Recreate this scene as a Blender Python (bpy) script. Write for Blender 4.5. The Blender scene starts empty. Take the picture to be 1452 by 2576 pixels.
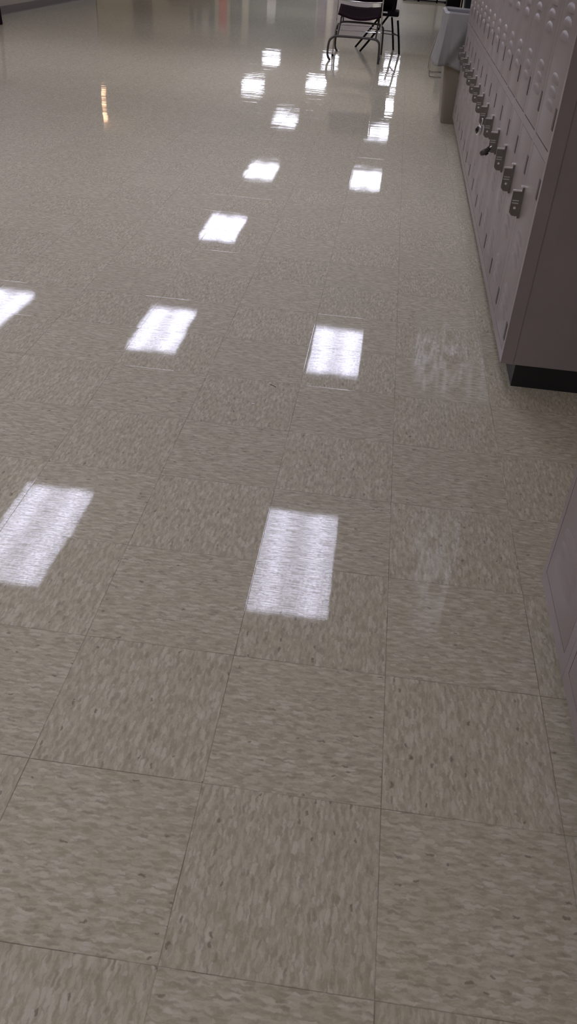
import bpy, bmesh, math, random
from mathutils import Vector, Matrix, noise
random.seed(7)
C = bpy.context.scene.collection
PI = math.pi
T = 0.3048          # floor tile (12 in)

# ------------------------------------------------------------------ materials
class NT:
    def __init__(s, name):
        s.m = bpy.data.materials.new(name); s.m.use_nodes = True
        s.t = s.m.node_tree; s.t.nodes.clear()
        s.out = s.n('ShaderNodeOutputMaterial')
    def n(s, k, **kw):
        x = s.t.nodes.new(k)
        for a, b in kw.items(): setattr(x, a, b)
        return x
    def l(s, a, b): s.t.links.new(a, b)
    def _in(s, sock, v):
        if hasattr(v, 'is_linked') or hasattr(v, 'links'): s.l(v, sock)
        else: sock.default_value = v
    def math(s, op, a, b=0.0, c=None, clamp=False):
        x = s.n('ShaderNodeMath', operation=op, use_clamp=clamp)
        s._in(x.inputs[0], a); s._in(x.inputs[1], b)
        if c is not None: s._in(x.inputs[2], c)
        return x.outputs[0]
    def comb(s, a, b, c=0.0):
        x = s.n('ShaderNodeCombineXYZ')
        s._in(x.inputs[0], a); s._in(x.inputs[1], b); s._in(x.inputs[2], c)
        return x.outputs[0]
    def mixc(s, f, a, b, mode='MIX'):
        x = s.n('ShaderNodeMix', data_type='RGBA', blend_type=mode)
        s._in(x.inputs[0], f); s._in(x.inputs[6], a); s._in(x.inputs[7], b)
        return x.outputs[2]
    def ramp(s, f, pts, interp='LINEAR'):
        x = s.n('ShaderNodeValToRGB'); r = x.color_ramp; r.interpolation = interp
        while len(r.elements) < len(pts): r.elements.new(0.5)
        for e, (p, c) in zip(r.elements, pts):
            e.position = p; e.color = (c, c, c, 1) if isinstance(c, (int, float)) else tuple(c) + (1,)
        s._in(x.inputs[0], f)
        return x.outputs[0]
    def noise(s, vec, scale, detail=3, rough=0.5, dim='3D'):
        x = s.n('ShaderNodeTexNoise', noise_dimensions=dim)
        if vec is not None: s.l(vec, x.inputs['Vector'])
        x.inputs['Scale'].default_value = scale; x.inputs['Detail'].default_value = detail
        x.inputs['Roughness'].default_value = rough
        return x.outputs[0]
    def bsdf(s, **kw):
        b = s.n('ShaderNodeBsdfPrincipled')
        for k, v in kw.items(): s._in(b.inputs[k.replace('_', ' ')], v)
        s.l(b.outputs[0], s.out.inputs[0])
        return b

def rgb(h):
    v = [int(h[i:i+2], 16) / 255 for i in (0, 2, 4)]
    return tuple(c / 12.92 if c <= .04045 else ((c + .055) / 1.055) ** 2.4 for c in v) + (1,)

def plain(name, col, rough=.5, metal=0., var=.06, scale=18., bump=0.0, spec=.5):
    """painted / plastic / metal surface with slight mottling"""
    t = NT(name); tc = t.n('ShaderNodeTexCoord').outputs['Object']
    nz = t.noise(tc, scale, 4)
    f = t.ramp(nz, [(.3, 1 - var), (.7, 1 + var)])
    c = t.mixc(1.0, col, f, 'MULTIPLY')
    r = t.math('MULTIPLY_ADD', nz, .12, rough - .06)
    b = t.bsdf(Base_Color=c, Roughness=r, Metallic=metal, Specular_IOR_Level=spec)
    if bump:
        bp = t.n('ShaderNodeBump'); bp.inputs['Strength'].default_value = bump; bp.inputs['Distance'].default_value = .002
        t.l(t.noise(tc, scale * 12, 2), bp.inputs['Height']); t.l(bp.outputs[0], b.inputs['Normal'])
    return t.m

def floor_material():
    t = NT('vinyl_floor_tile')
    pos = t.n('ShaderNodeNewGeometry').outputs['Position']
    sep = t.n('ShaderNodeSeparateXYZ'); t.l(pos, sep.inputs[0]); x, y = sep.outputs[0], sep.outputs[1]
    ux, uy = t.math('DIVIDE', x, T), t.math('DIVIDE', y, T)
    ix, iy = t.math('FLOOR', ux), t.math('FLOOR', uy)
    par = t.math('FLOORED_MODULO', t.math('ADD', ix, iy), 2.0)          # 1: grain runs along y
    par = t.math('GREATER_THAN', par, .5)
    wn = t.n('ShaderNodeTexWhiteNoise', noise_dimensions='2D'); t.l(t.comb(ix, iy), wn.inputs['Vector'])
    sw = t.n('ShaderNodeSeparateColor'); t.l(wn.outputs['Color'], sw.inputs[0])
    def sel(a, b): return t.math('ADD', t.math('MULTIPLY', par, t.math('SUBTRACT', a, b)), b)
    ac, al = sel(x, y), sel(y, x)                                        # across / along the grain
    ac = t.math('ADD', ac, t.math('MULTIPLY', sw.outputs[0], 9.0)); al = t.math('ADD', al, t.math('MULTIPLY', sw.outputs[1], 9.0))
    base = t.comb(ac, al)
    d = t.n('ShaderNodeTexNoise', noise_dimensions='2D'); t.l(base, d.inputs['Vector']); d.inputs['Scale'].default_value = 85; d.inputs['Detail'].default_value = 3
    sd = t.n('ShaderNodeSeparateColor'); t.l(d.outputs['Color'], sd.inputs[0])
    dac = t.math('ADD', ac, t.math('MULTIPLY', t.math('SUBTRACT', sd.outputs[0], .5), .009))
    dal = t.math('ADD', al, t.math('MULTIPLY', t.math('SUBTRACT', sd.outputs[1], .5), .020))
    def vor(sa, sl, off):
        v = t.n('ShaderNodeTexVoronoi', voronoi_dimensions='2D'); v.inputs['Scale'].default_value = 1
        t.l(t.comb(t.math('MULTIPLY_ADD', dac, sa, off), t.math('MULTIPLY_ADD', dal, sl, off)), v.inputs['Vector'])
        s2 = t.n('ShaderNodeSeparateColor'); t.l(v.outputs['Color'], s2.inputs[0])
        return v.outputs['Distance'], s2.outputs[0], s2.outputs[1]
    # soft directional streaks
    st = t.noise(t.comb(t.math('MULTIPLY', dac, 1.0), t.math('MULTIPLY', dal, .30)), 130, 4, .6, '2D')
    col = t.mixc(t.ramp(st, [(.36, 0), (.64, 1)]), (.410, .362, .245, 1), (.550, .497, .360, 1))
    # pale chips
    dd, r1, r2 = vor(100, 27, 0)
    f = t.math('MULTIPLY', t.ramp(r1, [(.72, 0), (.78, 1)]), t.ramp(dd, [(.28, 1), (.46, 0)]))
    col = t.mixc(t.math('MULTIPLY', f, .55), col, (.68, .62, .48, 1))
    dd, r1, r2 = vor(150, 48, 3.7)
    f = t.math('MULTIPLY', t.ramp(r1, [(.80, 0), (.86, 1)]), t.ramp(dd, [(.22, 1), (.4, 0)]))
    col = t.mixc(t.math('MULTIPLY', f, .5), col, (.68, .63, .52, 1))
    # darker brown chips
    dd, r1, r2 = vor(120, 34, 7.3)
    f = t.math('MULTIPLY', t.ramp(r1, [(.80, 0), (.84, 1)]), t.ramp(dd, [(.22, 1), (.4, 0)]))
    col = t.mixc(t.math('MULTIPLY', f, .45), col, (.29, .235, .17, 1))
    dd, r1, r2 = vor(85, 40, 13.1)
    f = t.math('MULTIPLY', t.ramp(r1, [(.955, 0), (.965, 1)]), t.ramp(dd, [(.14, 1), (.24, 0)]))
    col = t.mixc(t.math('MULTIPLY', f, .6), col, (.15, .115, .085, 1))
    # tone varies a touch from tile to tile
    tv = t.ramp(sw.outputs[2], [(0, .98), (1, 1.02)])
    col = t.mixc(1.0, col, tv, 'MULTIPLY')
    # seams
    def edge(u): return t.math('ABSOLUTE', t.math('SUBTRACT', t.math('FRACT', t.math('ADD', u, .5)), .5))
    e = t.math('MINIMUM', edge(ux), edge(uy))
    seam = t.ramp(e, [(.0010, 1), (.0032, 0)])
    ext = t.noise(pos, 5, 2); seamk = t.math('MULTIPLY', seam, t.ramp(ext, [(.35, .2), (.6, .8)]))
    col = t.mixc(seamk, col, (.06, .045, .032, 1))
    # wax coat relief: slow swell, buffing streaks along the grain
    swell = t.noise(pos, 2.2, 2, .5)
    bo = t.comb(t.math('ADD', t.math('MULTIPLY', x, .055), t.math('MULTIPLY', sw.outputs[0], 3.0)), t.math('ADD', y, t.math('MULTIPLY', sw.outputs[1], 3.0)))
    fine = t.noise(bo, 430, 3, .6, '2D')                             # cross-hall buffing marks
    spk = t.noise(t.comb(t.math('MULTIPLY', x, .5), y), 260, 3, .7, '2D')
    tl = t.math('ADD', t.math('MULTIPLY', t.math('SUBTRACT', sw.outputs[2], .5), t.math('MULTIPLY', t.math('FRACT', ux), .0012)),
                t.math('MULTIPLY', t.math('SUBTRACT', sw.outputs[0], .5), t.math('MULTIPLY', t.math('FRACT', uy), .0008)))   # tiles sit a hair out of level
    mid = t.noise(pos, 10, 2, .5)
    micro = t.noise(pos, 170, 3, .6)
    h = t.math('ADD', t.math('MULTIPLY', swell, .0006), t.math('ADD', t.math('ADD', t.math('MULTIPLY', fine, .000007), t.math('MULTIPLY', mid, .00007)), t.math('MULTIPLY', micro, .000008)))
    h = t.math('ADD', h, tl)
    mr = t.n('ShaderNodeMapRange'); mr.interpolation_type = 'SMOOTHSTEP'      # the slab is wavier further down the hall
    t.l(y, mr.inputs[0]); mr.inputs[1].default_value = 5.2; mr.inputs[2].default_value = 6.8
    wave = t.noise(t.comb(t.math('MULTIPLY', x, 1.3), t.math('MULTIPLY', y, 11.0)), 1.0, 2, .55, '2D')
    h = t.math('ADD', h, t.math('MULTIPLY', t.math('MULTIPLY', wave, .00050), mr.outputs[0]))
    h = t.math('SUBTRACT', h, t.math('MULTIPLY', seam, .000022))
    bp = t.n('ShaderNodeBump'); bp.inputs['Strength'].default_value = 1.0; bp.inputs['Distance'].default_value = 1.0
    t.l(h, bp.inputs['Height'])
    rr = t.ramp(t.noise(pos, 30, 4, .65), [(.35, .015), (.7, .04)])
    cw = t.ramp(t.math('ADD', t.math('MULTIPLY', fine, .6), t.math('MULTIPLY', spk, .4)), [(.41, .34), (.59, .96)])
    b = t.bsdf(Base_Color=col, Roughness=.55, Specular_IOR_Level=.25, Coat_Weight=cw, Coat_Roughness=rr, Coat_IOR=1.5)
    t.l(bp.outputs[0], b.inputs['Coat Normal'])
    return t.m

def emit_material(name, col, strength, bands=False):
    t = NT(name)
    e = t.n('ShaderNodeEmission'); e.inputs[0].default_value = col
    if bands:   # two fluorescent tubes glow through the lens
        tc = t.n('ShaderNodeTexCoord').outputs['Object']; s = t.n('ShaderNodeSeparateXYZ'); t.l(tc, s.inputs[0])
        ax = t.math('ABSOLUTE', s.outputs[0])
        w = t.math('SUBTRACT', ax, .15); w = t.math('MULTIPLY', w, w); w = t.math('MULTIPLY', w, -160.0)
        w = t.math('EXPONENT', w)
        t.l(t.math('MULTIPLY_ADD', w, strength * .45, strength * .72), e.inputs[1])
    else: e.inputs[1].default_value = strength
    t.l(e.outputs[0], t.out.inputs[0])
    return t.m

def ceiling_material():
    t = NT('ceiling_tile'); pos = t.n('ShaderNodeNewGeometry').outputs['Position']
    s = t.n('ShaderNodeSeparateXYZ'); t.l(pos, s.inputs[0])
    def edge(u): return t.math('ABSOLUTE', t.math('SUBTRACT', t.math('FRACT', t.math('ADD', u, .5)), .5))
    e = t.math('MINIMUM', edge(t.math('DIVIDE', s.outputs[0], .61)), edge(t.math('DIVIDE', s.outputs[1], .61)))
    c = t.mixc(t.ramp(t.noise(pos, 140, 3), [(.55, 0), (.7, .4)]), (.62, .60, .56, 1), (.35, .34, .31, 1))
    c = t.mixc(t.ramp(e, [(.018, 1), (.022, 0)]), c, (.7, .69, .66, 1))
    t.bsdf(Base_Color=c, Roughness=.9)
    return t.m

def bag_material():
    t = NT('white_liner_film'); tc = t.n('ShaderNodeTexCoord').outputs['Object']
    c = t.mixc(t.noise(tc, 9, 4), (.45, .44, .42, 1), (.64, .63, .60, 1))
    b = t.n('ShaderNodeBsdfPrincipled'); t.l(c, b.inputs['Base Color']); b.inputs['Roughness'].default_value = .38
    tl = t.n('ShaderNodeBsdfTranslucent'); t.l(c, tl.inputs[0])
    m1 = t.n('ShaderNodeMixShader'); m1.inputs[0].default_value = .35; t.l(b.outputs[0], m1.inputs[1]); t.l(tl.outputs[0], m1.inputs[2])
    tr = t.n('ShaderNodeBsdfTransparent')
    m2 = t.n('ShaderNodeMixShader'); m2.inputs[0].default_value = .22; t.l(m1.outputs[0], m2.inputs[1]); t.l(tr.outputs[0], m2.inputs[2])
    t.l(m2.outputs[0], t.out.inputs[0])
    return t.m

M = dict(
    floor=floor_material(), ceiling=ceiling_material(), film=bag_material(),
    paint=plain('mauve_locker_paint', (.275, .235, .215, 1), .36, var=.05, scale=6, bump=.05),
    kick=plain('black_kick_plate', (.012, .012, .012, 1), .45),
    hinge=plain('dark_bronze_hinge', (.060, .048, .043, 1), .5),
    steel=plain('worn_steel_latch', (.30, .285, .26, 1), .33, 1.0, var=.12, scale=40),
    ledge=plain('steel_edge_lamp_glint', (.95, .94, .92, 1), .3, 1.0, var=.02),  # finger ledges: lamp glint put into a brighter steel colour
    chrome=plain('bright_chrome', (.75, .74, .73, 1), .12, 1.0, var=.05),
    dull=plain('dull_grey_tube', (.075, .066, .058, 1), .42, .5),
    black=plain('black_plastic', (.007, .005, .006, 1), .7, spec=.15),
    maroon=plain('maroon_plastic', (.020, .008, .011, 1), .85, spec=.06),
    wall=plain('beige_wall_paint', (.40, .355, .29, 1), .6, var=.03),
    cream=plain('light_cream_wall_paint', (.66, .60, .47, 1), .6, var=.03),
    base=plain('grey_vinyl_baseboard', (.155, .13, .115, 1), .45, var=.04),
    can=plain('beige_bin_plastic', (.23, .195, .145, 1), .4, var=.05),
    dial=plain('black_dial', (.01, .01, .012, 1), .25),
    white=plain('white_paper', (.7, .69, .66, 1), .7),
    red=plain('red_fabric', (.85, .05, .04, 1), .7),
    wood=plain('dark_brown_panel', (.045, .028, .02, 1), .5),
    green=plain('dark_green_panel', (.03, .045, .035, 1), .6),
    blue=plain('blue_grey_board', (.10, .12, .22, 1), .5),
    slate=plain('dark_blue_grey_plastic', (.05, .06, .075, 1), .5),
    plum=plain('dull_purple_cloth', (.10, .06, .10, 1), .6),
    bag=None)
LAMP = 12.0
M['lens'] = emit_material('lit_diffuser', (.79, .79, 1.0, 1), LAMP, True)
M['lens_dim'] = emit_material('dimmer_lit_diffuser', (.84, .84, 1.0, 1), LAMP * .75, True)
M['lens_far'] = emit_material('bright_far_diffuser', (.84, .84, 1.0, 1), LAMP * 2.0, True)
M['warm'] = emit_material('warm_bulb', (1.0, .55, .32, 1), 9)

# ------------------------------------------------------------------ mesh helpers
class MB:
    def __init__(s): s.b = bmesh.new()
    def box(s, x0, x1, y0, y1, z0, z1, bev=0):
        r = bmesh.ops.create_cube(s.b, size=1)
        bmesh.ops.scale(s.b, vec=(x1 - x0, y1 - y0, z1 - z0), verts=r['verts'])
        bmesh.ops.translate(s.b, vec=((x0 + x1) / 2, (y0 + y1) / 2, (z0 + z1) / 2), verts=r['verts'])
        if bev:
            es = list({e for v in r['verts'] for e in v.link_edges})
            bmesh.ops.bevel(s.b, geom=es, offset=bev, segments=2, affect='EDGES', profile=.6)
        return s
    def tube(s, pts, r, seg=10, cap=True):
        pts = [Vector(p) for p in pts]; rings = []
        up = None
        for i, p in enumerate(pts):
            d = (pts[min(i + 1, len(pts) - 1)] - pts[max(i - 1, 0)]).normalized()
            if up is None:
                up = Vector((0, 0, 1)) if abs(d.z) < .9 else Vector((1, 0, 0))
            a = d.cross(up)
            if a.length < 1e-5: a = d.orthogonal()
            a.normalize(); up = a.cross(d).normalized()
            rr = r[i] if isinstance(r, (list, tuple)) else r
            rings.append([s.b.verts.new(p + a * math.cos(2 * PI * k / seg) * rr + up * math.sin(2 * PI * k / seg) * rr) for k in range(seg)])
        for A, B in zip(rings, rings[1:]):
            for k in range(seg): s.b.faces.new((A[k], A[(k + 1) % seg], B[(k + 1) % seg], B[k]))
        if cap: s.b.faces.new(rings[0][::-1]); s.b.faces.new(rings[-1])
        return s
    def prism(s, poly, axis, a, b):
        """extrude 2D polygon; axis = direction of extrusion ('x','y','z')"""
        def P(u, v, w): return {'x': (w, u, v), 'y': (u, w, v), 'z': (u, v, w)}[axis]
        A = [s.b.verts.new(P(u, v, a)) for u, v in poly]; B = [s.b.verts.new(P(u, v, b)) for u, v in poly]
        n = len(poly)
        s.b.faces.new(A[::-1]); s.b.faces.new(B)
        for k in range(n): s.b.faces.new((A[k], A[(k + 1) % n], B[(k + 1) % n], B[k]))
        return s
    def loft(s, rings, closed=True, cap0=False, cap1=False):
        R = [[s.b.verts.new(p) for p in r] for r in rings]; n = len(R[0])
        for A, B in zip(R, R[1:]):
            for k in range(n if closed else n - 1): s.b.faces.new((A[k], A[(k + 1) % n], B[(k + 1) % n], B[k]))
        if cap0: s.b.faces.new(R[0][::-1])
        if cap1: s.b.faces.new(R[-1])
        return s
    def build(s, name, mat, parent=None, smooth=False, loc=None):
        bmesh.ops.recalc_face_normals(s.b, faces=s.b.faces)
        me = bpy.data.meshes.new(name); s.b.to_mesh(me); s.b.free()
        if smooth:
            for p in me.polygons: p.use_smooth = True
            me.set_sharp_from_angle(angle=math.radians(40))
        me.materials.append(mat)
        o = bpy.data.objects.new(name, me); C.objects.link(o)
        if parent: o.parent = parent
        if loc: o.location = loc
        return o

def tag(o, label=None, cat=None, group=None, kind=None):
    if label: o['label'] = label
    if cat: o['category'] = cat
    if group: o['group'] = group
    if kind: o['kind'] = kind
    return o
def thing(name, label, cat, loc=(0, 0, 0), rz=0, group=None):
    o = bpy.data.objects.new(name, None); C.objects.link(o)
    o.location = loc; o.rotation_euler = (0, 0, rz); o.empty_display_size = .1
    return tag(o, label, cat, group)
def copy_tree(o, parent=None):
    kids = [k for k in bpy.data.objects if k.parent == o]
    c = o.copy(); C.objects.link(c)
    if parent: c.parent = parent
    for k in kids: copy_tree(k, c)
    return c
def smooth_path(pts, n=6):
    """Catmull-Rom"""
    P = [Vector(p) for p in pts]; P = [P[0]] + P + [P[-1]]; out = []
    for i in range(1, len(P) - 2):
        for k in range(n):
            t = k / n; a, b, c, d = P[i - 1:i + 3]
            out.append(.5 * ((2 * b) + (c - a) * t + (2 * a - 5 * b + 4 * c - d) * t * t + (3 * b - a - 3 * c + d) * t ** 3))
    return out + [P[-2]]

# ------------------------------------------------------------------ the room
CH = 2.70
def struct(name, mb, mat, label=None):
    o = mb.build(name, mat); o['kind'] = 'structure'
    if label: o['label'] = label
    return o
struct('floor', MB().box(-14, 6, -6, 36, -.05, 0), M['floor'], 'glossy beige vinyl tile floor with alternating grain')
struct('ceiling', MB().box(-14, 6, -6, 36, CH, CH + .1), M['ceiling'])
struct('wall_left', MB().box(-5.58, -5.43, -6, 15.7, 0, CH), M['wall'], 'beige painted wall on the left')
struct('wall_left_return', MB().box(-14, -5.58, 15.55, 15.7, 0, CH), M['wall'])
struct('wall_left_far', MB().box(-14.15, -14, 15.55, 36, 0, CH), M['wall'])
struct('wall_far', MB().box(-14.15, 6.15, 36, 36.15, 0, CH), M['cream'])
struct('wall_right', MB().box(.85, 1.0, -6, 6.5, 0, CH), M['wall'])
struct('wall_right_return', MB().box(1.0, 6, 6.35, 6.5, 0, CH), M['wall'])
struct('wall_right_far', MB().box(6, 6.15, 6.35, 36, 0, CH), M['wall'])
struct('wall_near', MB().box(-5.58, 1.0, -6.15, -6, 0, CH), M['wall'])
struct('baseboard_left', MB().prism([(-5.43, 0), (-5.416, 0), (-5.419, .012), (-5.425, .10), (-5.43, .102)], 'y', -6, 15.7),
       M['base'], 'dark vinyl baseboard along the left wall')

# ceiling troffers -------------------------------------------------
def troffer():
    t = thing('ceiling_light', 'x', 'ceiling light')
    w, l = .285, .615
    f = MB(); f.box(-w - .02, w + .02, -l - .02, -l, -.022, 0); f.box(-w - .02, w + .02, l, l + .02, -.022, 0)
    f.box(-w - .02, -w, -l, l, -.022, 0); f.box(w, w + .02, -l, l, -.022, 0)
    f.build('light_frame', M['white'], t)
    MB().box(-w, w, -l, l, -.014, -.004).build('diffuser', M['lens'], t)
    return t
LIT = [(-.41, 4.24), (-2.45, 4.2), (-.40, 8.15), (-2.43, 8.2), (-4.46, 8.2), (-2.46, 12.2),
       (-2.45, 16.1), (-.40, 16.2), (-2.65, 21.5), (-.36, 20.9), (-2.45, 27.6), (-4.2, 26.2), (-4.55, 32.6), (-.30, 24.6), (-.28, 29.0),
       (-2.45, -1.8), (-4.46, -1.8), (-2.45, .2), (-4.46, .2), (-2.45, -3.7), (-4.46, -3.7), (-2.45, 33), (-.22, 33.5), (3.2, 26), (-8.0, 17.2), (-11.2, 20), (-11.5, 26), (-12.9, 32)]  # fixtures around the camera and beyond the side walls are added, unseen fill
names = ['nearest', 'second', 'third', 'fourth', 'fifth']
t0 = None
for i, (x, y) in enumerate(LIT):
    o = troffer() if t0 is None else copy_tree(t0)
    t0 = t0 or o
    o.location = (x, y, CH)
    if y > 15:
        df = [k for k in o.children if k.name.startswith('diffuser')][0]
        df.data = df.data.copy(); df.data.materials[0] = M['lens_dim' if y < 23 else 'lens_far']
    side = 'over the lockers side' if -1 < x < 1 else ('over the middle of the hall' if -3 < x <= -1 else ('near the left wall' if -5.4 < x <= -3 else ('added as unseen fill beyond the left wall' if x < -5.4 else 'added as unseen fill beyond the right wall')))
    o['label'] = 'white fluorescent ceiling light %s, about %d metres down the hall' % (side, round(y)) if y > 2 else \
                 'added unseen fill ceiling light %s, %s the camera' % (side, 'above and beside' if y > -1 else 'behind')
    o['group'] = 'fluorescent ceiling lights'

# ------------------------------------------------------------------ lockers
BZ, TIER, DH, GAP = .078, .629, .597, .029      # base height, tier pitch, door height
def louver(mb, yc, z, hw=.082, hh=.025, d=.0068):
    nu, nv = 14, 5; g = []
    for j in range(nv + 1):
        row = []
        for i in range(nu + 1):
            a = PI * i / nu; r = 1 - j / nv
            yy = -hw * math.cos(a) * (r if j < nv else 0); zz = hh * math.sin(a) * r
            if j == nv: yy = 0; zz = 0
            q = max(0, 1 - (yy / hw) ** 2 - (zz / hh) ** 2)
            row.append(mb.b.verts.new((-d * q ** .6 + .0008, yc + yy, z + zz)))
        g.append(row)
    for j in range(nv):
        for i in range(nu):
            a, b, c, e = g[j][i], g[j][i + 1], g[j + 1][i + 1], g[j + 1][i]
            try: mb.b.faces.new((a, b, c, e))
            except ValueError: pass
def make_handle(parent, y, z):
    """projecting latch: base plate, fin with a lock eye, finger ledges"""
    h = MB()
    h.prism([(y - .010, z), (y + .010, z), (y + .010, z + .098), (y - .010, z + .098)], 'x', -.007, .001)
    # fin with eye hole: ring between hole and outline
    cx, cz, n = -.019, z + .030, 28
    def outline(a):
        dx, dz = math.cos(a), math.sin(a); best = 9
        # bounds: x from -.034 to -.006 ; z from z+.008 to z+.084 ; cut lower outer corner
        if dx > 1e-6: best = min(best, (-.006 - cx) / dx)
        if dx < -1e-6: best = min(best, (-.034 - cx) / dx)
        if dz > 1e-6: best = min(best, (z + .084 - cz) / dz)
        if dz < -1e-6: best = min(best, (z + .004 - cz) / dz)
        k = -dx - dz                                    # rounded corner as a chamfer
        if k > 1e-6: best = min(best, .030 / k)
        return (cx + dx * best, cz + dz * best)
    for w0, w1 in ((-.0016, .0016),):
        Ao, Ai, Bo, Bi = [], [], [], []
        angs = sorted([2 * PI * k / n for k in range(n)] + [math.atan2(z + .084 - cz, -.034 - cx), math.atan2(z + .084 - cz, -.006 - cx), math.atan2(z + .004 - cz, -.006 - cx) % (2 * PI)])
        for a in angs:
            ox, oz = outline(a); ix, iz = cx + .0042 * math.cos(a), cz + .0042 * math.sin(a)
            Ao.append(h.b.verts.new((ox, y + w0, oz))); Ai.append(h.b.verts.new((ix, y + w0, iz)))
            Bo.append(h.b.verts.new((ox, y + w1, oz))); Bi.append(h.b.verts.new((ix, y + w1, iz)))
        m = len(angs)
        for k in range(m):
            j = (k + 1) % m
            h.b.faces.new((Ao[k], Ao[j], Ai[j], Ai[k])); h.b.faces.new((Bo[j], Bo[k], Bi[k], Bi[j]))
            h.b.faces.new((Ao[j], Ao[k], Bo[k], Bo[j])); h.b.faces.new((Ai[k], Ai[j], Bi[j], Bi[k]))
    n0 = len(h.b.faces)
    h.box(-.034, -.006, y - .006, y + .004, z + .082, z + .0862)
    h.box(-.031, -.010, y - .0045, y + .002, z + .052, z + .0548)
    h.box(-.031, -.010, y - .0045, y + .002, z + .044, z + .0470)
    h.box(-.010, .0, y - .0115, y + .0115, z + .096, z + .100)
    h.b.faces.ensure_lookup_table()
    for fc_ in list(h.b.faces)[n0:]: fc_.material_index = 1
    o = h.build('handle', M['steel'], parent); o.data.materials.append(M['ledge'])
    return o
def make_locker(w, label, hinge_w=.026, latch_w=.014, D=.40, hinges=(.052, .493)):
    t = thing('locker', label, 'locker')
    b = MB(); H = BZ + 3 * TIER + .02
    b.box(.013, D, .0005, w - .0005, BZ, H)
    b.box(0, .013, .0005, hinge_w, BZ, H); b.box(0, .013, w - latch_w, w - .0005, BZ, H)
    edges = [(BZ, BZ + .033)] + [(BZ + .013 + k * TIER + .6, BZ + .013 + k * TIER + .6 + .0277) for k in range(3)]
    for z0, z1 in edges: b.box(0, .013, hinge_w, w - latch_w, z0, min(z1, H))
    b.build('body', M['paint'], t)
    MB().box(.05, D - .005, .001, w - .001, 0, BZ - .0005).build('kick_plate', M['kick'], t)
    for k in range(3):
        z0 = BZ + .013 + k * TIER + .0018; z1 = z0 + .597
        d = MB(); y0, y1 = hinge_w + .0018, w - latch_w - .0018
        d.box(.0, .011, y0, y1, z0 + (.020 if k == 0 else 0), z1, .0012)
        yc = (y0 + y1) / 2 + .01
        for zz in (.088, .122, .156, .262, .296, .330): louver(d, yc, z0 + zz)
        dr = d.build('door', M['paint'], t, True)
        for zz in hinges:
            MB().box(-.0012, .004, y0 - .0015, y0 + .024, z0 + zz, z0 + zz + .056).build('hinge', M['hinge'], dr)
        make_handle(dr, w - .034, z0 + .372)
    return t
A = math.radians(.45)
FW = .324
first = make_locker(FW, 'x')
col_words = ['Mauve-brown metal locker at the near end of the far bank, beside the dark end panel',
 'second locker column from the dark end panel', 'third locker column from the dark end panel',
 'fourth locker column from the end panel, with a padlock sticking outwards', 'fifth locker column from the end panel, between the two padlocked ones',
 'sixth locker column from the end panel, with a shiny round padlock', 'seventh locker column, just beyond the one with the shiny round padlock',
 'eighth locker column, two beyond the one with the shiny round padlock', 'ninth locker column from the dark end panel',
 'tenth locker column from the dark end panel', 'fourth locker column counted back from the trash can', 'third locker column counted back from the trash can',
 'second locker column counted back from the trash can', 'locker column standing right next to the trash can']
X0, Y0 = .334, 1.992
def bank(u, d=0.0, z=0.0): return Vector((X0 + u * math.sin(A) + d * math.cos(A), Y0 + u * math.cos(A) - d * math.sin(A), z))
lockers = []
for k in range(14):
    o = first if k == 0 else copy_tree(first)
    p = bank(k * FW); o.location = p; o.rotation_euler = (0, 0, -A)
    o['label'] = ('mauve-brown metal ' + col_words[k]) if k else col_words[0].lower().replace('mauve', 'mauve')
    o['group'] = 'lockers in the far bank'
    lockers.append(o)
# near bank: two-and-more columns at the right edge of the photo
NW = .296
near0 = None
for k in range(3):
    o = make_locker(NW, 'x', .030, .020, .40, (.27, .50)) if near0 is None else copy_tree(near0)
    near0 = near0 or o
    o.location = (.324, .885 - (k + 1) * NW, 0)
    o['label'] = ['mauve-brown locker at the right edge, the one whose end corner meets the open floor',
                  'mauve-brown locker cut off by the right edge of the photo, nearer than its corner neighbour',
                  'mauve-brown locker of the near bank, just outside the right edge'][k]
    o['group'] = 'lockers in the near bank'
# end panel of the far bank (its own slightly lipped sheet) 
ep = MB(); ep.box(.0, .40, -.003, 0, BZ, BZ + 3 * TIER + .02); ep.box(.036, .040, -.0045, -.003, BZ, BZ + 3 * TIER + .02)
e = ep.build('end_panel', M['paint'], lockers[0]); 

# padlocks -------------------------------------------------
def padlock(label, hole, body, facing, name='padlock', body_mat='chrome'):
    """round dial lock: shackle through the latch eye at `hole`, body centre at `body`"""
    hole, body = Vector(hole), Vector(body)
    d = (body - hole).normalized(); f = Vector(facing); f = (f - d * f.dot(d)).normalized(); s = d.cross(f)
    R = Matrix((s, f, -d)).transposed().to_4x4(); R.translation = body
    t = thing(name, label, 'padlock'); t.matrix_world = R
    L = (body - hole).length
    b = MB(); pr = [(.0001, .0), (.020, .0), (.0235, .003), (.0245, .009), (.0235, .016), (.020, .0185), (.0001, .0185)]
    n = 32
    b.loft([[(r * math.cos(2 * PI * k / n), -.009 + w, r * math.sin(2 * PI * k / n)) for k in range(n)] for r, w in pr])
    b.build('lock_body', M[body_mat], t, True)
    q = MB(); q.loft([[(r * math.cos(2 * PI * k / n), w, r * math.sin(2 * PI * k / n)) for k in range(n)] for r, w in
                      ((.0165, .0095), (.0165, .0115), (.015, .0125), (.008, .013), (.0075, .018), (.0001, .0185))])
    tag(q.build('dial', M['dial'], t, True), 'black dial')
    top = L + .002
    pts = [(-.011, 0, .018), (-.011, 0, top - .011)] + [(-.011 * math.cos(a), 0, top - .011 + .011 * math.sin(a)) for a in [PI * k / 8 for k in range(1, 8)]] + [(.011, 0, top - .011), (.011, 0, .018)]
    MB().tube(pts, .0032, 10).build('shackle', M['chrome'], t, True)
    return t
def eye(k, tier=0): # latch eye of column k in world space
    return bank(k * FW + FW - .034, -.019, BZ + .013 + tier * TIER + .0018 + .372 + .030)
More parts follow.
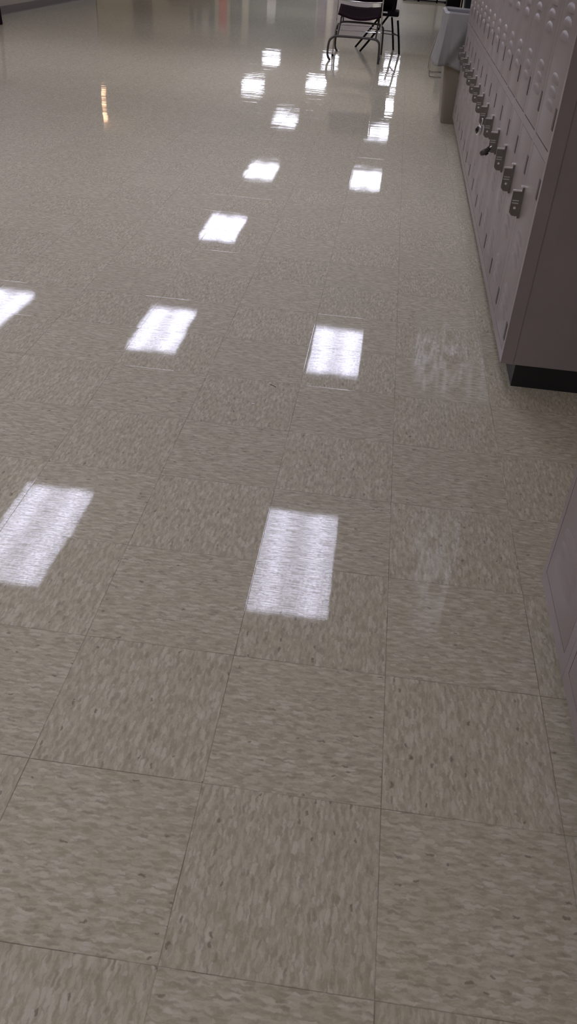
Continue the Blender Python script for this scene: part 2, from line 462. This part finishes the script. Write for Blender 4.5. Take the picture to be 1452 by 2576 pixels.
h5 = eye(5); padlock('shiny round combination padlock hanging from a locker latch halfway down the bank', h5, h5 + Vector((-.006, -.004, -.052)), (-1, -.25, .35))
h3 = eye(3); padlock('dark padlock sticking out sideways from the fourth locker latch', h3, h3 + Vector((-.027, -.006, -.020)), Vector((-.027, -.006, -.020)).cross(h3 - Vector((-.129, -.539, 1.192))), body_mat='dull')

# ------------------------------------------------------------------ trash can and liner
def rrect(x0, x1, y0, y1, z, r, n=6):
    out = []
    for cx, cy, a0 in ((x1 - r, y1 - r, 0), (x0 + r, y1 - r, PI / 2), (x0 + r, y0 + r, PI), (x1 - r, y0 + r, 1.5 * PI)):
        for k in range(n + 1):
            a = a0 + PI / 2 * k / n; out.append((cx + r * math.cos(a), cy + r * math.sin(a), z))
    return out
tc = thing('trash_can', 'tall beige rectangular trash can at the far end of the lockers', 'trash can', (.29, 6.67, 0))
b = MB(); H = .745
def canring(z, g=0):
    s = z / H
    return rrect(.0 - .072 * s + g, .275 + .03 * s - g, .0 - .11 * s + g, .42 + .03 * s - g, z, .028)
b.loft([canring(0, .004), canring(.008), canring(.25), canring(H), canring(H, .006), canring(.3, .006), canring(.02, .006)], cap0=True, cap1=True)
b.build('can_body', M['can'], tc, True)
b = MB(); b.loft([canring(H - .03, -.004), canring(H + .004, -.008), canring(H + .008, .0), canring(H + .004, .006), canring(H - .02, .006)])
b.build('rim', M['can'], tc, True)
# liner: inside wall, over the rim, hanging skirt with an uneven hem and folds
def linring(z, g, fold=0.0, flare=0.0):
    base = canring(min(z, H), g); n = len(base); cx, cy = .14, .2; out = []
    # resample outline finely
    P = []
    for k in range(n):
        a, c = Vector(base[k]), Vector(base[(k + 1) % n]); m = max(1, int((c - a).length / .012))
        for j in range(m): P.append(a.lerp(c, j / m))
    return P
def liner():
    N = 160
    base0 = linring(H, 0); L = [0]
    for i in range(len(base0)): L.append(L[-1] + (base0[(i + 1) % len(base0)] - base0[i]).length)
    def at(z, g, s):
        ring = canring(z, g); ring = [Vector(r) for r in ring]; n = len(ring)
        ls = [0]
        for i in range(n): ls.append(ls[-1] + (ring[(i + 1) % n] - ring[i]).length)
        q = s * ls[-1]
        for i in range(n):
            if q <= ls[i + 1]:
                return ring[i].lerp(ring[(i + 1) % n], (q - ls[i]) / max(1e-9, ls[i + 1] - ls[i]))
        return ring[0].copy()
    b = MB(); rows = []
    def hem(p):      # hem height by place: long at the front right, a lifted notch, a drooping tip at the left
        x, y = p.x, p.y
        h = .40 + .03 * math.sin(9 * x + 7 * y)
        if y < .0: h = .43 - .30 * (x + .072)            # front side: falls to the right
        if x < -.03 and y < .06: h = .415
        if x < -.045 and y >= .06: h = .44
        return h
    for ring_i, kind in enumerate(['in2', 'in1', 'in0', 'top', 'out0'] + ['s%d' % k for k in range(1, 15)]):
        row = []
        for k in range(N):
            s = k / N
            if kind == 'in2': p = at(H, .045, s); p.z = .50
            elif kind == 'in1': p = at(H, .025, s); p.z = .62
            elif kind == 'in0': p = at(H, .014, s); p.z = H + .008
            elif kind == 'top': p = at(H, -.001, s); p.z = H + .019 + .002 * math.sin(40 * s)
            elif kind == 'out0': p = at(H, -.016, s); p.z = H + .010
            else:
                f = int(kind[1:]) / 14; p = at(H, -.013, s); hz = hem(p); z = (H + .004) * (1 - f) + hz * f
                base = p.copy(); q = at(z, 0, s)
                # hangs nearly free of the tapering can
                p = q.lerp(base, .55); c = Vector((.14, .19, 0)); out = (Vector((p.x, p.y, 0)) - c).normalized()
                fl = .010 + .014 * f * (1 if base.x > -.04 else 2.0)
                if base.x < -.055 and base.y < .12: fl += .045 * f ** 1.2
                nz = noise.noise(Vector((s * 26, f * 1.2, 3.1))) + .5 * noise.noise(Vector((s * 60 - f * 3, f * 2.5, 9.)))
                p = p + out * (fl + .010 * f * nz); p.z = z
                if base.y < .0 and base.x > -.03:            # diagonal crease across the front
                    xl = .165 - (.745 - z) * .62; q = (base.x - xl) / .03
                    p.y += .034 * max(0, min(1, q * .5 + .5)) * min(1, f * 3)
            row.append((p.x, p.y, p.z))
        rows.append(row)
    b.loft(rows)
    return b
lt = liner().build('bin_liner', M['film'], None, True, loc=(.29, 6.67, 0))
sm = lt.modifiers.new('thickness', 'SOLIDIFY'); sm.thickness = .0015; sm.offset = 1
tag(lt, 'translucent white plastic liner folded over the rim of the trash can', 'bin liner')

# ------------------------------------------------------------------ chairs
# stacking chair seen from behind: maroon shell, chrome uprights, bent tube legs
ch = thing('stacking_chair', 'maroon stacking chair with chrome uprights, seen from behind', 'chair', (-.59, 10.5, 0))
ox, oy = -.59, 10.5
def R_(pts): return [(x - ox, y - oy, z) for x, y, z in pts]
for sx, foot, top in ((-1, (-.862, 10.36, .006), (-.848, 10.34, .60)), (1, (-.319, 10.38, .006), (-.335, 10.34, .60))):
    p = [foot, (foot[0] * .97 + top[0] * .03, foot[1], .06), ((foot[0] + top[0]) / 2, 10.37, .30), (top[0], 10.34, .46), (top[0], 10.30, .62), (top[0] + .004 * sx, 10.25, .80)]
    MB().tube(smooth_path(R_(p), 5), .0085).build('upright', M['chrome'], ch, True)
    MB().tube(R_([(foot[0], foot[1], .0), (foot[0], foot[1], .022)]), .013).build('foot_glide', M['black'], ch, True)
for yy, z, hw, r, nm in ((9.97, .240, .02, .0125, 'rear_leg_frame'), (10.88, .315, .0, .0115, 'front_leg_frame')):
    xl, xr = (-.872, -.318) if nm[0] == 'r' else (-.852, -.308)
    p = [(xl + .01, yy, .0), (xl - .022, yy, .06), (xl - .015, yy + .01, z - .06), (xl + .015, yy + .015, z - .018), (xl + .06, yy + .018, z), (xl + .20, yy + .02, z + .004),
         (xr - .20, yy + .02, z + .004), (xr - .07, yy + .018, z), (xr - .02, yy + .015, z - .02), (xr - .002, yy + .01, z - .07), (xr + .004, yy, 0)]
    MB().tube(smooth_path(R_(p), 5), r).build(nm, M['dull'], ch, True)
for sx in (-.80, -.37):     # side rails under the seat joining the frames
    MB().tube(smooth_path(R_([(sx, 9.99, .242), (sx, 10.2, .30), (sx, 10.5, .405), (sx, 10.7, .40), (sx, 10.89, .318)]), 5), .009).build('side_rail', M['dull'], ch, True)
for y_, z_ in ((10.5, .255), (10.62, .30)):
    MB().tube(R_([(-.85, y_, z_), (-.33, y_, z_ + .01)]), .0035, 8).build('stretcher', M['chrome'], ch, True)
b = MB(); top, bot = [], []
nx, ny = 14, 8
def seat_z(u, v): return .435 + .065 * v - .045 * math.cos(u * PI / 2) * math.cos((v - .2) * 1.3) + (.02 * (v - .85) if v > .85 else 0)
def seat_pt(u, v, dz):
    x = -.59 + u * (.245 + .01 * v); y = 10.37 + v * .47 + .02 * (1 - u * u) * (1 if v > .5 else -1)
    return (x - ox, y - oy, seat_z(u, v) + dz)
rows = [[seat_pt(-1 + 2 * i / nx, j / ny, 0) for i in range(nx + 1)] for j in range(ny + 1)]
b.loft(rows, closed=False)
st = b.build('seat', M['maroon'], ch, True); sm = st.modifiers.new('t', 'SOLIDIFY'); sm.thickness = .014
b = MB(); rows = []
for j in range(7):
    v = j / 6
    rows.append([(-.59 + u * .245 - ox, 10.335 - .07 * v + .035 * (1 - u * u) - oy, .582 + .24 * v - .012 * (1 - u * u) * (1 - v)) for u in [-1 + 2 * i / 12 for i in range(13)]])
b.loft(rows, closed=False)
bk = b.build('backrest', M['maroon'], ch, True); sm = bk.modifiers.new('t', 'SOLIDIFY'); sm.thickness = .012
MB().tube(smooth_path([(-.835 - ox + .245 * (1 + u), 10.325 + .035 * (1 - u * u) - oy, .575 - .014 * (1 - u * u)) for u in [-1 + i / 4 for i in range(9)]], 3), .0075).build('lower_back_rail', M['chrome'], ch, True)

# black folding chair turned sideways
fc = thing('folding_chair', 'black folding chair turned sideways beside the maroon chair', 'chair', (-.36, 11.3, 0))
ox, oy = -.36, 11.3
for y0, nm in ((11.07, 0), (11.50, 1)):
    dx = -.08 * nm
    MB().tube(smooth_path(R_([(-.575 + dx, y0, .0), (-.44 + dx, y0, .17), (-.30 + dx, y0, .36), (-.22 + dx, y0, .50), (-.16 + dx, y0, .82)]), 5), .0125).build('front_leg', M['black'], fc, True)
    MB().tube(smooth_path(R_([(-.085 + dx, y0 + .03, .0), (-.115 + dx, y0 + .03, .18), (-.15 + dx, y0 + .02, .36)]), 5), .0125).build('rear_leg', M['black'], fc, True)
    MB().tube(R_([(-.40 + dx, y0 + .01, .215), (-.12 + dx, y0 + .03, .205)]), .005, 8).build('leg_brace', M['dull'], fc, True)
MB().tube(R_([(-.42, 11.07, .20), (-.50, 11.50, .20)]), .008, 8).build('cross_bar', M['dull'], fc, True)
MB().tube(R_([(-.11, 11.10, .19), (-.19, 11.53, .19)]), .008, 8).build('cross_bar', M['dull'], fc, True)
MB().box(-.17, .215, -.24, .20, .395, .45, .02).build('seat', M['black'], fc, True)
b = MB(); rows = []
for z_, g in ((.44, 0), (.55, .004), (.70, .012), (.86, .02)):
    rows.append([(-.355 + .165 * v + g + .015 * (1 - (2 * v - 1) ** 2) - ox, 11.06 + .44 * v - oy, z_) for v in [i / 8 for i in range(9)]])
b.loft(rows, closed=False)
bk = b.build('backrest', M['black'], fc, True); sm = bk.modifiers.new('t', 'SOLIDIFY'); sm.thickness = .02
MB().box(.015, .075, -.246, -.239, .428, .444).build('paper_label', M['white'], fc)

# sled-base chair mostly hidden behind the trash can
sl = thing('sled_base_chair', 'chrome sled-base chair mostly hidden behind the white-lined trash can', 'chair', (.5, 9.45, 0))
ox, oy = .5, 9.45
for dy in (0, .42):
    MB().tube(smooth_path(R_([(.31, 9.25 + dy, .40), (.285, 9.25 + dy, .33), (.25, 9.25 + dy, .20), (.237, 9.25 + dy, .10), (.243, 9.25 + dy, .03), (.27, 9.25 + dy, .008), (.42, 9.25 + dy, .008),
        (.62, 9.25 + dy, .008), (.70, 9.25 + dy, .02), (.71, 9.25 + dy, .10), (.69, 9.25 + dy, .40)]), 5), .008).build('sled_frame', M['chrome'], sl, True)
MB().box(-.13, .20, -.21, .23, .40, .43, .012).build('seat', M['black'], sl, True)
MB().box(.17, .20, -.21, .23, .46, .74, .012).build('backrest', M['black'], sl, True)

# dark leg at the left edge: table with splayed legs standing off to the left
tb = thing('side_table', 'small round table on dark tapered legs at the left edge, near the wall', 'table', (-5.2, 10.8, 0))
for lx, ly in ((.193, -.165), (-.17, -.13), (-.08, .17)):
    MB().tube([(lx, ly, 0), (lx * 1.02, ly, .02), (lx * 1.0, ly, .14), (lx * .8, ly * .9, .66)], [.020, .024, .022, .020], 12).build('leg', M['maroon'], tb, True)
b = MB(); b.loft([[(r_ * math.cos(2 * PI * k / 28), r_ * math.sin(2 * PI * k / 28), z_) for k in range(28)] for r_, z_ in ((.19, .662), (.21, .668), (.21, .684), (.20, .690))], cap0=True, cap1=True)
b.build('tabletop', M['maroon'], tb, True)

# black cabinet, post and bin behind the trash can
cb = thing('equipment_cabinet', 'black upright cabinet rising behind the rim of the trash can', 'cabinet', (.76, 16.2, 0))
MB().box(-.125, .105, -.2, .25, .03, 1.15, .01).build('body', M['black'], cb, True)
MB().box(-.11, .09, -.18, .23, 0, .03).build('plinth', M['kick'], cb)
MB().box(-.112, .092, -.206, -.2, .06, 1.12, .002).build('door', M['black'], cb, True)
pt = MB(); pt.tube([(0, 0, 0), (0, 0, .02)], .05, 16); pt.tube([(0, 0, .02), (0, 0, 1.2)], .016, 12)
tag(pt.build('stand_post', M['can'], None, True, loc=(.905, 16.3, 0)), 'thin beige upright post just right of the black cabinet', 'post')
bn = thing('waste_bin', 'dark blue-grey bin standing beyond the trash can, right of the beige post', 'bin', (1.09, 16.9, 0))
b = MB(); b.loft([rrect(-.09 - .03 * s, .16 + .03 * s, -.12 - .03 * s, .16 + .03 * s, z, .03) for z, s in ((0, 0), (.3, .6), (.52, 1))] , cap0=True, cap1=True)
b.build('bin_body', M['slate'], bn, True)
MB().box(-.125, .195, -.155, .195, .52, .545, .008).build('lid', M['slate'], bn, True)
# far low cart
ct = thing('book_cart', 'long pale cart with a black bottom rail far down the hall', 'cart', (.3, 21.9, 0))
MB().box(-.42, .35, -.16, .2, .05, .62, .01).build('side_panel', M['wall'], ct, True)
MB().box(-.44, .62, -.18, -.15, .02, .045).build('bottom_rail', M['black'], ct)
MB().box(.35, .385, -.18, -.14, 0, .9, .004).build('corner_post', M['black'], ct)
MB().box(.40, .60, -.15, .2, .05, .5, .01).build('end_box', M['white'], ct, True)
for lx in (-.38, -.05, .57):
    MB().tube([(lx, -.05, 0.0), (lx, -.05, .05)], .025, 12).build('foot', M['black'], ct, True)

# ------------------------------------------------------------------ far wall things, seen as reflections in the floor
def flat(name, label, cat, x0, x1, z0, z1, mat, dep=.05, extra=None, yb=35.999):
    t = thing(name, label, cat, ((x0 + x1) / 2, yb, z0)); w = (x1 - x0) / 2; h = z1 - z0
    MB().box(-w, w, -dep, 0, 0, h, .004).build('panel', mat, t)
    if extra: extra(t, w, h, dep)
    return t
def frame_(t, w, h, dep):
    f = MB(); f.box(-w - .05, -w, -dep - .02, 0, 0, h + .05); f.box(w, w + .05, -dep - .02, 0, 0, h + .05); f.box(-w, w, -dep - .02, 0, h, h + .05)
    f.build('frame', M['dull'], t)
    MB().box(w * .75, w * .75 + .03, -dep - .06, -dep, 1.0, 1.04).build('door_handle', M['steel'], t) if h > 1.9 else None
flat('hall_door', 'tall dark brown door at the left of the far wall', 'door', -10.5, -9.85, 0, 2.62, M['wood'], .05, frame_)
flat('serving_counter', 'dark brown counter against the far wall', 'counter', -9.0, -7.3, 0, 1.55, M['wood'], .5)
for i, (a, bb) in enumerate(((-8.28, -8.12), (-8.02, -7.82), (-7.76, -7.60), (-7.52, -7.30))):
    flat('poster', ['narrow grey', 'wide blue-grey', 'pale', 'blue-grey'][i] + ' poster strip above the counter on the far wall', 'poster', a, bb, 1.62, 2.45, [M['slate'], M['blue'], M['white'], M['blue']][i], .02)
flat('banner', 'long red banner hanging on the far wall', 'banner', -7.14, -6.82, .9, 2.3, M['red'], .02)
flat('service_door', 'narrow dark door on the far wall beside the red banner', 'door', -6.62, -6.28, 0, 2.5, M['slate'], .05, frame_)
flat('notice_board', 'wide dark green notice board on the far wall', 'notice board', -5.95, -3.35, .45, 2.5, M['green'], .05)
flat('poster', 'pale poster in front of the green notice board', 'poster', -5.25, -4.92, 1.0, 1.8, M['white'], .02, None, 35.95)
flat('dark_curtain', 'dull purple curtain on the far wall', 'curtain', -3.3, -2.95, 0, 2.3, M['plum'], .06)
flat('dark_curtain', 'dull purple wide curtain right of the narrow one', 'curtain', -2.7, -1.2, 0, 2.1, M['plum'], .06)
flat('double_door', 'wide grey double door at the right of the far wall', 'door', -.9, 1.4, 0, 2.2, M['dull'], .05, frame_)
wl = thing('wall_lamp', 'warm wall lamp with three stacked bulbs, seen mirrored in the floor', 'lamp', (-6.6, 19.3, 0))
b = MB(); b.tube([(0, 0, 0), (0, 0, .03)], .16, 20); b.tube([(0, 0, .03), (0, 0, 2.62)], .02, 12); b.build('pole', M['dull'], wl, True)
for k in range(3):
    z = 2.03 + .26 * k
    MB().tube([(0, -.02, z + .02), (0, -.03, z + .025), (0, -.03, z + .045), (0, -.02, z + .05)], [.05, .11, .11, .05], 14).build('bulb', M['warm'], wl, True)
    MB().tube([(0, 0, z + .075), (0, 0, z + .09)], [.10, .07], 16).build('shade', M['wall'], wl, True)

# ------------------------------------------------------------------ crumbs and a hair on the floor
for x, y, s, nm in ((-.432, 1.664, .006, 'white paper crumb on the floor just below the nearest light reflection'),
                    (-.665, 2.235, .005, 'tiny white paper crumb at the left side of the nearest light reflection')):
    b = MB(); b.prism([(-s, -s * .4), (s * .6, -s * .5), (s, .0), (s * .3, s * .5), (-s * .7, s * .4)], 'z', 0, .0015)
    tag(b.build('paper_crumb', M['white'], None, loc=(x, y, 0)), nm, 'crumb')
b = MB(); b.tube(smooth_path([(-.010, .006, .0008), (0, 0, .0012), (.012, -.009, .0008)], 4), .0007, 6)
tag(b.build('dark_thread', M['black'], None, loc=(-.39, 1.80, 0)), 'short dark thread lying at the lower edge of the nearest light reflection', 'thread')

# ------------------------------------------------------------------ world, camera
w = bpy.data.worlds.new('world'); bpy.context.scene.world = w; w.use_nodes = True
w.node_tree.nodes['Background'].inputs[0].default_value = (.02, .02, .022, 1)
f, h, yaw, pitch, roll, cx, cy = 2048.584, 1.19176, -.0766091, .6208629, .0767342, -.1291465, -.5390815
cyw, syw, cp, sp = math.cos(yaw), math.sin(yaw), math.cos(pitch), math.sin(pitch)
F = Vector((syw * cp, cyw * cp, -sp)); r0 = Vector((cyw, -syw, 0)); u0 = r0.cross(F)
r = r0 * math.cos(roll) + u0 * math.sin(roll); u = -r0 * math.sin(roll) + u0 * math.cos(roll)
cam = bpy.data.cameras.new('camera'); co = bpy.data.objects.new('camera', cam); C.objects.link(co)
cam.sensor_fit = 'HORIZONTAL'; cam.sensor_width = 36; cam.lens = f * 36 / 1452; cam.clip_start = .05; cam.clip_end = 200
mw = Matrix((r, u, -F)).transposed().to_4x4(); mw.translation = (cx, cy, h); co.matrix_world = mw
S = bpy.context.scene; S.camera = co
S.view_settings.view_transform = 'Standard'; S.view_settings.look = 'None'; S.view_settings.gamma = 1
S.view_settings.use_curve_mapping = False; S.view_settings.exposure = 0.0
S.cycles.use_denoising = True
S.cycles.max_bounces = 6; S.cycles.diffuse_bounces = 4; S.cycles.caustics_reflective = False; S.cycles.caustics_refractive = False
S.cycles.sample_clamp_indirect = 6
